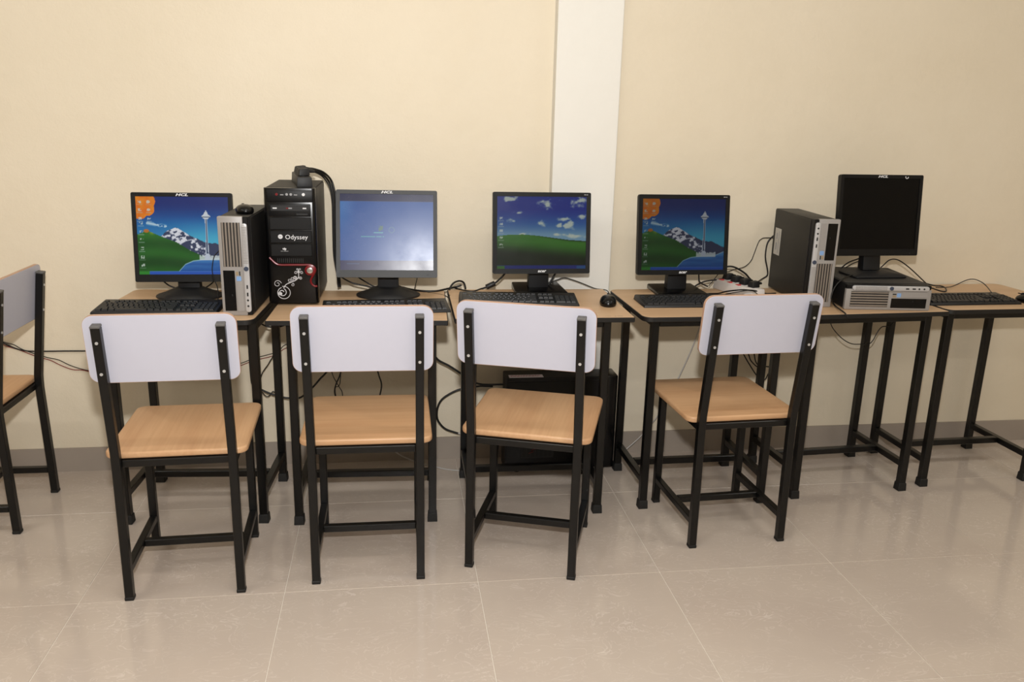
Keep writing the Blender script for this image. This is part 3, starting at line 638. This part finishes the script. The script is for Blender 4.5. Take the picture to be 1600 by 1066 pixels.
# ================================================================ keyboards
def make_keyboard(label, loc, rz, w=.445, d=.152):
    t = thing('keyboard', label, 'keyboard', loc, rz, 'black keyboards')
    x, y = w/2, d/2
    obj('body', G().hexa([(-x, -y, 0), (x, -y, 0), (x, y, 0), (-x, y, 0)], [(-x+.004, -y+.003, .010), (x-.004, -y+.003, .010), (x-.004, y-.003, .020), (-x+.004, y-.003, .020)]), KBODY, t, bevel=.003)
    k = G()
    def key(cx, cy, kw, kd):
        z = .010+.010*(cy+y)/d; a, b = kw/2, kd/2; zt = z+.0065
        k.hexa([(cx-a, cy-b, z-.002), (cx+a, cy-b, z-.002), (cx+a, cy+b, z-.001), (cx-a, cy+b, z-.001)], [(cx-a+.002, cy-b+.002, zt-.0008), (cx+a-.002, cy-b+.002, zt-.0008), (cx+a-.002, cy+b-.0025, zt+.0006), (cx-a+.002, cy+b-.0025, zt+.0006)])
    u = (w-.03)/22.6; pd = .0172
    x0 = -x+.014
    def row(yy, ws, start):
        cx = start
        for q in ws:
            if q > 0: key(cx+q*u/2, yy, q*u-.0012, pd-.0012)
            cx += abs(q)*u
    base = -y+.016
    nav, num = x0+15.4*u, x0+18.7*u
    for r_, ws in enumerate(([1.25, 1.25, 1.25, 6.2, 1.25, 1.25, 1.25, 1.3], [2.25]+[1]*10+[2.75], [1.75]+[1]*11+[2.25], [1.5]+[1]*12+[1.5], [1]*13+[2])):
        row(base+r_*pd, ws, x0)
        row(base+r_*pd, ([1, 1, 1], [-1, 1, -1], [], [1, 1, 1], [1, 1, 1])[r_], nav)
        row(base+r_*pd, ([2, 1, 1], [1, 1, 1, 1], [1, 1, 1, 1], [1, 1, 1, 1], [1, 1, 1, 1])[r_], num)
    row(base+5.45*pd, [1, -1, 1, 1, 1, 1, -.5, 1, 1, 1, 1, -.5, 1, 1, 1, 1], x0); row(base+5.45*pd, [1, 1, 1], nav)
    kk = obj('keycaps', k, KEY, t, smooth=0); kk['kind'] = 'stuff'
    return t
kb1 = make_keyboard('black keyboard before the bright tower-picture monitor, leftmost keyboard', (-.795, -.398, DZ['d1']), -1.5, w=.415)
kb2 = make_keyboard('black keyboard in front of the hazy blue-screen monitor', (-.024, -.438, DZ['d2']), 3)
kb3 = make_keyboard('black keyboard lying askew before the rolling-hill monitor', (.462, -.336, DZ['d3']), -5, w=.445)
kb4 = make_keyboard('black keyboard before the dim tower-picture monitor', (1.142, -.368, DZ['d4']), -.5, w=.45)
kb6 = make_keyboard('black keyboard on the right-end desk, rightmost keyboard', (2.275, -.345, DZ['d6']), 1.5, w=.405)

# ================================================================ mice
def make_mouse(label, loc, rz, s=1):
    t = thing('mouse', label, 'mouse', loc, rz, 'black computer mice', s)
    rings = []
    for k, (q, z) in enumerate(((.93, 0), (1.0, .006), (1.0, .014), (.9, .024), (.7, .032), (.4, .037), (.08, .0385))):
        rings.append([(.031*q*math.cos(a)*(1-.10*math.sin(a)), .054*q*math.sin(a), z*(1 if math.sin(a) < .0 else 1-.12*math.sin(a))) for a in [2*math.pi*i/24 for i in range(24)]])
    obj('shell', G().loft(rings), PLASTIC_G, t, smooth=60)
    obj('button_seam', G().b2(-.0009, .0009, .012, .048, .0305, .0345), DARKSLOT, t, smooth=0)
    obj('scroll_wheel', G().cyl((-.0035, .026, .030), (.0035, .026, .030), .0085, 16), PLASTIC_D, t)
    return t
ms3 = make_mouse('black mouse on the desk beside the rolling-hill keyboard', (.788, -.405, DZ['d3']), -12)
ms1 = make_mouse('black mouse perched on top of the upright silver-front computer', (-.497, -.385, DZ['d1']+.001+.338*.985), 20, .95)
ms1.scale = (.95, .85, .74)
ms6 = make_mouse('black mouse at the right edge beside the rightmost keyboard', (2.528, -.385, DZ['d6']), 20, .95)

# ================================================================ power strips
ps = thing('power_strip', 'black power strip lying on top of the black tower', 'power strip', (-.322, -.195, DZ['d2']+.412), 10)
obj('body', G().hexa([(-.027, -.135, 0), (.027, -.135, 0), (.027, .135, 0), (-.027, .135, 0)], [(-.025, -.132, .034), (.025, -.132, .034), (.025, .132, .034), (-.025, .132, .034)]), PLASTIC_D, ps, bevel=.003)
for y in (-.075, -.01, .055): obj('socket', G().cyl((0, y, .033), (0, y, .0355), .019, 20), PLASTIC, ps)
def make_plug(label, loc, rz, z=0, grp=None, s=1):
    t = thing('power_plug', label, 'plug', loc, rz, grp, s)
    obj('body', G().hexa([(-.02, -.018, 0), (.02, -.018, 0), (.02, .018, 0), (-.02, .018, 0)], [(-.016, -.013, .024), (.019, -.013, .027), (.019, .013, .027), (-.016, .013, .024)]), PLASTIC_D, t, bevel=.004)
    obj('strain_relief', G().cyl((.016, 0, .016), (.042, 0, .013), .007, 10, .0045), RUBBER, t)
    return t
zt = DZ['d2']+.412+.0355
a10 = R(10)
for y, lab in ((-.075, 'black plug nearest the viewer in the strip on the tower'), (-.01, 'black plug midway along the strip on the tower'), (.055, 'black plug nearest the wall in the strip on the tower')):
    make_plug(lab, (-.322-y*math.sin(a10), -.195+y*math.cos(a10), zt), 25, grp='plugs in the black strip')
ANG = -76
wp = thing('power_strip', 'white power strip with red switches behind the rightmost chair', 'power strip', (1.381, -.198, DZ['d4']), ANG)
obj('body', G().hexa([(-.125, -.036, 0), (.125, -.036, 0), (.125, .036, 0), (-.125, .036, 0)], [(-.122, -.032, .040), (.122, -.032, .040), (.122, .032, .040), (-.122, .032, .040)]), STRIPW, wp, bevel=.003)
ca, sa = math.cos(R(ANG)), math.sin(R(ANG))
for i in range(4):
    x = -.088+i*.056
    obj('socket', G().cyl((x, .010, .0395), (x, .010, .0412), .018, 20), STRIPW, wp)
    if i < 3: obj('switch', G().hexa([(x-.011, -.028, .039), (x+.011, -.028, .039), (x+.011, -.015, .039), (x-.011, -.015, .039)], [(x-.010, -.027, .042), (x+.010, -.027, .045), (x+.010, -.016, .045), (x-.010, -.016, .042)]), mat('red_switch', (190, 62, 62), .35), wp, smooth=0)
    make_plug('black plug in the white strip, %s' % ('nearest the wall', 'second from the wall', 'third from the wall', 'nearest the upright computer')[i], (1.381+x*ca-.010*sa, -.198+x*sa+.010*ca, DZ['d4']+.0412), 20, grp='plugs in the white strip', s=.95)

# ================================================================ cables
CABLES = [
 ('wall_cable', 'thin black cable running level along the wall left of the first desk', 0.0028, 'k', [(-1.565, -0.006, 0.572),(-1.5, -0.006, 0.548),(-1.467, -0.006, 0.53),(-1.43, -0.006, 0.514),(-1.389, -0.006, 0.508),(-1.331, -0.006, 0.507),(-1.266, -0.006, 0.507),(-1.202, -0.006, 0.506),(-1.084, -0.006, 0.503)]),
 ('hanging_cable', 'thick black cable sagging between the two leftmost desks', 0.0038, 'k', [(-0.565, -0.06, 0.415),(-0.555, -0.06, 0.369),(-0.524, -0.06, 0.347),(-0.487, -0.06, 0.329),(-0.45, -0.06, 0.316),(-0.413, -0.06, 0.31),(-0.375, -0.06, 0.313),(-0.328, -0.06, 0.353),(-0.296, -0.06, 0.39),(-0.273, -0.06, 0.414),(-0.243, -0.06, 0.462)]),
 ('hanging_cable', 'thin black cable looping down between the two leftmost desks', 0.002, 'k', [(-0.472, -0.05, 0.517),(-0.492, -0.05, 0.461),(-0.522, -0.05, 0.416),(-0.534, -0.05, 0.371),(-0.528, -0.05, 0.338),(-0.507, -0.05, 0.316),(-0.486, -0.05, 0.337),(-0.474, -0.05, 0.369)]),
 ('hanging_cable', 'short black cable bridging the gap under the two leftmost desktops', 0.003, 'k', [(-0.521, -0.13, 0.668),(-0.503, -0.13, 0.64),(-0.475, -0.13, 0.627),(-0.439, -0.13, 0.626),(-0.41, -0.13, 0.636),(-0.388, -0.13, 0.654)]),
 ('hanging_cable', 'black cable hanging straight down behind the second chair, left of centre', 0.003, 'k', [(-0.189, -0.09, 0.524),(-0.213, -0.09, 0.42),(-0.229, -0.09, 0.382),(-0.237, -0.09, 0.353),(-0.236, -0.09, 0.328),(-0.222, -0.09, 0.268),(-0.217, -0.09, 0.198)]),
 ('hanging_cable', 'thin looped wire hanging behind the second chair', 0.0018, 'k', [(-0.254, -0.07, 0.492),(-0.247, -0.07, 0.417),(-0.225, -0.07, 0.365),(-0.209, -0.07, 0.332),(-0.212, -0.07, 0.288),(-0.232, -0.07, 0.31),(-0.236, -0.07, 0.354),(-0.214, -0.07, 0.397)]),
 ('hanging_cable', 'black cable hanging behind the right half of the second chair', 0.003, 'k', [(-0.077, -0.09, 0.508),(-0.064, -0.09, 0.422),(-0.051, -0.09, 0.373),(-0.057, -0.09, 0.33),(-0.074, -0.09, 0.264)]),
 ('power_cable', 'thick black power cable slanting down into the black floor case', 0.0045, 'k', [(0.145, -0.09, 0.518),(0.176, -0.09, 0.472),(0.223, -0.09, 0.444),(0.273, -0.09, 0.409),(0.31, -0.09, 0.382),(0.339, -0.09, 0.366),(0.374, -0.09, 0.36),(0.424, -0.09, 0.36),(0.462, -0.09, 0.359)]),
 ('looped_cable', 'thick black cable curling in a wide loop beside the second chair', 0.0045, 'k', [(0.41, -0.035, 0.334),(0.343, -0.035, 0.335),(0.278, -0.035, 0.325),(0.237, -0.035, 0.309),(0.198, -0.035, 0.282),(0.179, -0.035, 0.246),(0.176, -0.035, 0.204),(0.188, -0.035, 0.174),(0.215, -0.035, 0.147),(0.266, -0.035, 0.127)]),
 ('thin_wire', 'thin black wire hanging beside the black floor case', 0.0016, 'k', [(0.433, -0.1, 0.254),(0.438, -0.1, 0.168),(0.433, -0.1, 0.114),(0.429, -0.1, 0.077),(0.424, -0.1, 0.03)]),
 ('network_cable', 'white network cable trailing along the floor behind the second chair', 0.0028, 'w', [(-0.056, -0.025, 0.097),(-0.022, -0.03, 0.069),(0.02, -0.035, 0.037),(0.071, -0.02, 0.004),(0.113, -0.06, 0.004),(0.171, -0.098, 0.004),(0.204, -0.121, 0.004),(0.259, -0.142, 0.004),(0.335, -0.158, 0.004),(0.402, -0.157, 0.004)]),
 ('network_cable', 'pale cable slanting up the wall from the floor behind the rightmost chair', 0.0026, 'w', [(0.969, -0.043, 0.004),(1.005, -0.04, 0.032),(1.062, -0.035, 0.082),(1.1, -0.035, 0.129),(1.16, -0.035, 0.217),(1.221, -0.035, 0.359),(1.266, -0.035, 0.479),(1.288, -0.035, 0.554),(1.3, -0.035, 0.612)]),
 ('monitor_cable', 'thick black cable lying behind the blue-screen monitor, knotted at its right end', 0.0042, 'k', [(0.01, -0.089, 0.769),(0.036, -0.078, 0.769),(0.065, -0.115, 0.769),(0.113, -0.152, 0.769),(0.165, -0.154, 0.769),(0.205, -0.119, 0.769),(0.229, -0.095, 0.769),(0.249, -0.105, 0.775),(0.269, -0.102, 0.782)]),
 ('looped_cable', 'black cable arching in a small loop above the desk joint', 0.0038, 'k', [(0.215, -0.23, 0.765),(0.218, -0.14, 0.763),(0.225, -0.13, 0.782),(0.24, -0.12, 0.796),(0.261, -0.11, 0.8),(0.278, -0.1, 0.791),(0.285, -0.1, 0.772),(0.285, -0.1, 0.762)]),
 ('ferrite_cable', 'black cable with a fat cylindrical core slanting up to the rolling-hill monitor', 0.0038, 'k', [(0.244, -0.095, 0.769),(0.264, -0.132, 0.769),(0.307, -0.164, 0.769),(0.344, -0.12, 0.769),(0.367, -0.12, 0.777),(0.399, -0.12, 0.792),(0.416, -0.125, 0.808),(0.433, -0.13, 0.827),(0.447, -0.135, 0.851)]),
 ('keyboard_cable', 'thin black cable curving down from the blue-screen keyboard', 0.002, 'k', [(0.132, -0.17, 0.765),(0.161, -0.182, 0.765),(0.198, -0.224, 0.765),(0.213, -0.286, 0.765),(0.215, -0.361, 0.765),(0.215, -0.403, 0.765)]),
 ('mouse_cable', 'thin black mouse cable arching from the rolling-hill monitor to the desk gap', 0.002, 'k', [(0.62, -0.1, 0.779),(0.632, -0.1, 0.792),(0.658, -0.1, 0.802),(0.682, -0.1, 0.809),(0.711, -0.1, 0.803),(0.759, -0.1, 0.786),(0.813, -0.102, 0.765),(0.85, -0.134, 0.765),(0.845, -0.213, 0.765),(0.851, -0.26, 0.765),(0.817, -0.341, 0.773)]),
 ('monitor_cable', 'short black plug lead running down behind the rolling-hill monitor stand', 0.004, 'k', [(0.648, -0.13, 0.849),(0.638, -0.13, 0.829),(0.621, -0.13, 0.798),(0.609, -0.13, 0.782)]),
 ('monitor_cable', 'black cable looping beneath the right half of the dim tower-picture monitor', 0.0035, 'k', [(1.361, -0.1, 0.84),(1.36, -0.1, 0.818),(1.356, -0.1, 0.805),(1.329, -0.1, 0.8),(1.299, -0.1, 0.796),(1.272, -0.1, 0.791),(1.245, -0.1, 0.779),(1.23, -0.1, 0.768)]),
 ('monitor_cable', 'short black cable dropping straight from the dim tower-picture monitor', 0.003, 'k', [(1.242, -0.11, 0.837),(1.243, -0.11, 0.821),(1.248, -0.11, 0.794),(1.263, -0.11, 0.783),(1.286, -0.11, 0.773)]),
 ('monitor_cable', 'thin wire crossing beneath the dim tower-picture monitor', 0.0018, 'k', [(1.338, -0.09, 0.827),(1.331, -0.09, 0.817),(1.314, -0.09, 0.792),(1.297, -0.09, 0.771)]),
 ('power_cable', 'thick black lead arching from the dim tower-picture monitor to the white power strip', 0.0038, 'k', [(1.335, -0.12, 0.854),(1.362, -0.12, 0.858),(1.376, -0.12, 0.858),(1.392, -0.12, 0.854),(1.415, -0.12, 0.843),(1.44, -0.12, 0.827),(1.458, -0.12, 0.809),(1.474, -0.12, 0.795)]),
 ('thin_wire', 'thin black wire climbing the wall to the back of the upright black computer', 0.0018, 'k', [(1.38, -0.03, 0.816),(1.405, -0.03, 0.821),(1.427, -0.03, 0.829),(1.449, -0.03, 0.833),(1.471, -0.03, 0.84),(1.489, -0.03, 0.854),(1.501, -0.03, 0.871),(1.506, -0.03, 0.887),(1.523, -0.03, 0.944),(1.533, -0.03, 0.957),(1.546, -0.03, 0.963),(1.58, -0.03, 0.963),(1.606, -0.03, 0.96)]),
 ('power_cable', 'black lead dropping from the back of the upright black computer', 0.0032, 'k', [(1.604, -0.025, 0.978),(1.584, -0.025, 0.967),(1.565, -0.025, 0.938),(1.563, -0.025, 0.881),(1.577, -0.025, 0.831),(1.58, -0.025, 0.803),(1.559, -0.025, 0.787),(1.503, -0.1, 0.788)]),
 ('power_cable', 'black lead lying across the front of the white power strip', 0.003, 'k', [(1.202, -0.235, 0.765),(1.248, -0.212, 0.765),(1.275, -0.254, 0.775),(1.291, -0.29, 0.79),(1.304, -0.36, 0.81),(1.333, -0.363, 0.812),(1.393, -0.325, 0.8),(1.44, -0.287, 0.785),(1.483, -0.242, 0.77),(1.534, -0.214, 0.765)]),
 ('thin_wire', 'thin wire lying across the white power strip in front of its switches', 0.0018, 'k', [(1.301, -0.266, 0.775),(1.312, -0.365, 0.805),(1.343, -0.37, 0.811),(1.371, -0.366, 0.806),(1.397, -0.344, 0.79)]),
 ('monitor_cable', 'black cable curving left from the stand of the switched-off monitor', 0.0028, 'k', [(1.803, -0.17, 0.836),(1.826, -0.17, 0.857),(1.859, -0.17, 0.884),(1.902, -0.17, 0.9),(1.922, -0.17, 0.916)]),
 ('monitor_cable', 'second black cable curving left below the switched-off monitor', 0.0022, 'k', [(1.807, -0.19, 0.85),(1.828, -0.19, 0.861),(1.865, -0.19, 0.882),(1.896, -0.19, 0.895),(1.916, -0.19, 0.914)]),
 ('monitor_cable', 'black cable arching right from the stand of the switched-off monitor', 0.0025, 'k', [(2.004, -0.17, 0.862),(2.014, -0.17, 0.871),(2.036, -0.17, 0.892),(2.061, -0.17, 0.897),(2.092, -0.17, 0.887),(2.143, -0.17, 0.854),(2.21, -0.17, 0.802),(2.236, -0.17, 0.783)]),
 ('looped_cable', 'bundle of black cable looped on the desk right of the flat computer', 0.003, 'k', [(2.305, -0.016, 0.768),(2.313, -0.086, 0.768),(2.34, -0.1, 0.768),(2.333, -0.14, 0.768),(2.292, -0.205, 0.768),(2.269, -0.204, 0.768),(2.269, -0.139, 0.768),(2.266, -0.112, 0.768)]),
 ('keyboard_cable', 'thin black cable arching up behind the rightmost keyboard', 0.002, 'k', [(2.308, -0.112, 0.765),(2.361, -0.113, 0.765),(2.427, -0.07, 0.764),(2.471, -0.08, 0.789),(2.499, -0.09, 0.795),(2.522, -0.11, 0.786),(2.519, -0.15, 0.775),(2.416, -0.313, 0.785)]),
 ('power_cable', 'black cable draped over the desk edge left of the flat computer', 0.0028, 'k', [(1.775, -0.353, 0.866),(1.705, -0.42, 0.869),(1.666, -0.44, 0.849),(1.646, -0.45, 0.821),(1.639, -0.46, 0.796),(1.671, -0.433, 0.765),(1.654, -0.507, 0.765),(1.647, -0.556, 0.762),(1.656, -0.558, 0.748)]),
 ('hanging_cable', 'thin black cable sagging under the desk with the flat computer', 0.002, 'k', [(1.778, -0.2, 0.675),(1.793, -0.2, 0.642),(1.812, -0.2, 0.609),(1.857, -0.2, 0.567),(1.901, -0.2, 0.544),(1.942, -0.2, 0.541),(1.979, -0.2, 0.541),(1.997, -0.2, 0.557),(2.01, -0.2, 0.588),(2.029, -0.2, 0.615),(2.063, -0.2, 0.619),(2.082, -0.2, 0.645)]),
 ('hanging_cable', 'black cable hanging steeply behind the fourth chair, leftmost of three', 0.0028, 'k', [(1.452, -0.06, 0.532),(1.496, -0.06, 0.46),(1.528, -0.06, 0.413),(1.566, -0.06, 0.364),(1.6, -0.06, 0.345),(1.615, -0.06, 0.371),(1.628, -0.06, 0.414)]),
 ('hanging_cable', 'black cable hanging behind the fourth chair, middle one of three', 0.0028, 'k', [(1.485, -0.07, 0.534),(1.513, -0.07, 0.463),(1.528, -0.07, 0.434),(1.56, -0.07, 0.407),(1.584, -0.07, 0.401)]),
 ('hanging_cable', 'black cable hanging behind the fourth chair, rightmost of three', 0.0028, 'k', [(1.515, -0.08, 0.537),(1.533, -0.08, 0.468),(1.543, -0.08, 0.436),(1.56, -0.08, 0.419),(1.607, -0.08, 0.411),(1.636, -0.08, 0.414)]),
 ('monitor_cable', 'black cable sloping down left of the blue-screen monitor stand', 0.003, 'k', [(-0.204, -0.12, 0.827),(-0.188, -0.12, 0.814),(-0.166, -0.12, 0.801),(-0.142, -0.12, 0.792),(-0.088, -0.12, 0.78),(-0.054, -0.12, 0.771)]),
 ('monitor_cable', 'black cable slanting below the blue-screen monitor, nearer its stand', 0.003, 'k', [(-0.143, -0.13, 0.833),(-0.128, -0.13, 0.818),(-0.102, -0.13, 0.801),(-0.076, -0.13, 0.785),(-0.049, -0.13, 0.778)]),
 ('thin_wire', 'thin upright wire right of the blue-screen monitor stand', 0.0016, 'k', [(0.095, -0.12, 0.816),(0.09, -0.12, 0.795),(0.085, -0.12, 0.775),(0.084, -0.12, 0.762)]),
 ('monitor_cable', 'black cable curving left beneath the bright tower-picture monitor', 0.003, 'k', [(-0.862, -0.12, 0.816),(-0.847, -0.12, 0.802),(-0.832, -0.12, 0.789),(-0.814, -0.12, 0.781),(-0.794, -0.12, 0.776),(-0.773, -0.12, 0.774)]),
 ('monitor_cable', 'black cable curving right beneath the bright tower-picture monitor', 0.0025, 'k', [(-0.659, -0.12, 0.816),(-0.674, -0.12, 0.799),(-0.691, -0.12, 0.786),(-0.713, -0.12, 0.774),(-0.732, -0.12, 0.769)]),
 ('mouse_cable', 'thin black mouse cable hanging in front of the bright tower picture', 0.0018, 'k', [(-0.579, -0.37, 0.977),(-0.596, -0.37, 0.958),(-0.61, -0.37, 0.941),(-0.618, -0.37, 0.911),(-0.62, -0.37, 0.887),(-0.615, -0.37, 0.858),(-0.607, -0.37, 0.835),(-0.606, -0.37, 0.803),(-0.609, -0.37, 0.785)]),
 ('power_cable', 'black power lead drooping from the strip on the tower, middle of three', 0.0042, 'k', [(-0.301, -0.15, 1.224),(-0.283, -0.13, 1.222),(-0.255, -0.1, 1.207),(-0.235, -0.07, 1.179),(-0.223, -0.07, 1.145),(-0.219, -0.07, 1.102),(-0.219, -0.07, 1.041),(-0.221, -0.07, 0.962),(-0.219, -0.07, 0.893),(-0.212, -0.07, 0.817),(-0.208, -0.07, 0.769)]),
 ('power_cable', 'black power lead drooping from the strip on the tower, outermost of three', 0.0042, 'k', [(-0.3, -0.15, 1.23),(-0.283, -0.13, 1.227),(-0.251, -0.1, 1.213),(-0.228, -0.06, 1.184),(-0.216, -0.06, 1.145),(-0.212, -0.06, 1.101),(-0.214, -0.06, 1.04),(-0.215, -0.06, 0.961),(-0.214, -0.06, 0.891),(-0.208, -0.06, 0.815),(-0.205, -0.06, 0.767)]),
 ('power_cable', 'black power lead drooping from the strip on the tower, innermost of three', 0.0032, 'k', [(-0.301, -0.15, 1.219),(-0.283, -0.13, 1.217),(-0.259, -0.1, 1.202),(-0.24, -0.09, 1.176),(-0.228, -0.09, 1.147),(-0.223, -0.09, 1.104),(-0.223, -0.09, 1.044),(-0.224, -0.09, 0.965),(-0.223, -0.09, 0.896),(-0.213, -0.09, 0.821),(-0.21, -0.09, 0.773)]),
]
TWIN = [
 ('k', [(-1.543, -0.006, 0.564),(-1.499, -0.006, 0.551),(-1.477, -0.006, 0.543),(-1.451, -0.006, 0.535),(-1.423, -0.006, 0.516),(-1.368, -0.006, 0.493),(-1.334, -0.006, 0.481),(-1.296, -0.006, 0.471),(-1.256, -0.006, 0.448),(-1.201, -0.006, 0.428),(-1.117, -0.006, 0.411),(-0.974, -0.006, 0.393),(-0.803, -0.006, 0.394),(-0.703, -0.006, 0.414),(-0.639, -0.006, 0.437),(-0.601, -0.006, 0.448),(-0.558, -0.006, 0.465),(-0.499, -0.006, 0.48),(-0.461, -0.006, 0.493),(-0.43, -0.006, 0.521),(-0.346, -0.006, 0.537)]),
 ('r', [(-1.544, -0.006, 0.557),(-1.5, -0.006, 0.542),(-1.479, -0.006, 0.53),(-1.435, -0.006, 0.514),(-1.369, -0.006, 0.484),(-1.328, -0.006, 0.471),(-1.291, -0.006, 0.449),(-1.25, -0.006, 0.431),(-1.222, -0.006, 0.429),(-1.201, -0.006, 0.425),(-1.118, -0.006, 0.403),(-0.975, -0.006, 0.385),(-0.803, -0.006, 0.386),(-0.703, -0.006, 0.406),(-0.64, -0.006, 0.426),(-0.602, -0.006, 0.439),(-0.558, -0.006, 0.456),(-0.5, -0.006, 0.469),(-0.462, -0.006, 0.484),(-0.43, -0.006, 0.506),(-0.346, -0.006, 0.524)]),
]

CM = {'k': CABLE_K, 'r': CABLE_R, 'w': CABLE_W}
for name, label, rad, col, pts in CABLES:
    pts = list(pts)
    if name == 'hanging_cable':                     # ends run up behind the frames to the desktop
        for e in (0, -1):
            x, y, z = pts[e]
            if .36 < z < .7:
                q = (x, y, .712)
                pts = [q]+pts if e == 0 else pts+[q]
    o = obj(name, G().tube(smooth_path(pts, 5), rad, 8), CM[col], smooth=60)
    tag(o, label, 'cable')
    if name == 'ferrite_cable':
        a, b = Vector(pts[4]), Vector(pts[5]); obj('ferrite_core', G().cyl(a-(b-a)*.05, b+(b-a)*.05, .0105, 14), CABLE_K, o, bevel=.002)
    if name == 'looped_cable' and 'wide loop' in label:
        a = Vector(pts[-1]); obj('plug_tip', G().cyl(a, a+Vector((.02, -.002, -.001)), .005, 10), CABLE_W, o)
tw = thing('twin_wire', 'red and black twin wire strung along the wall at the left', 'cable')
for col, pts in TWIN: obj('strand', G().tube(smooth_path(pts, 4), .0017, 6), CM[col], tw, smooth=60)
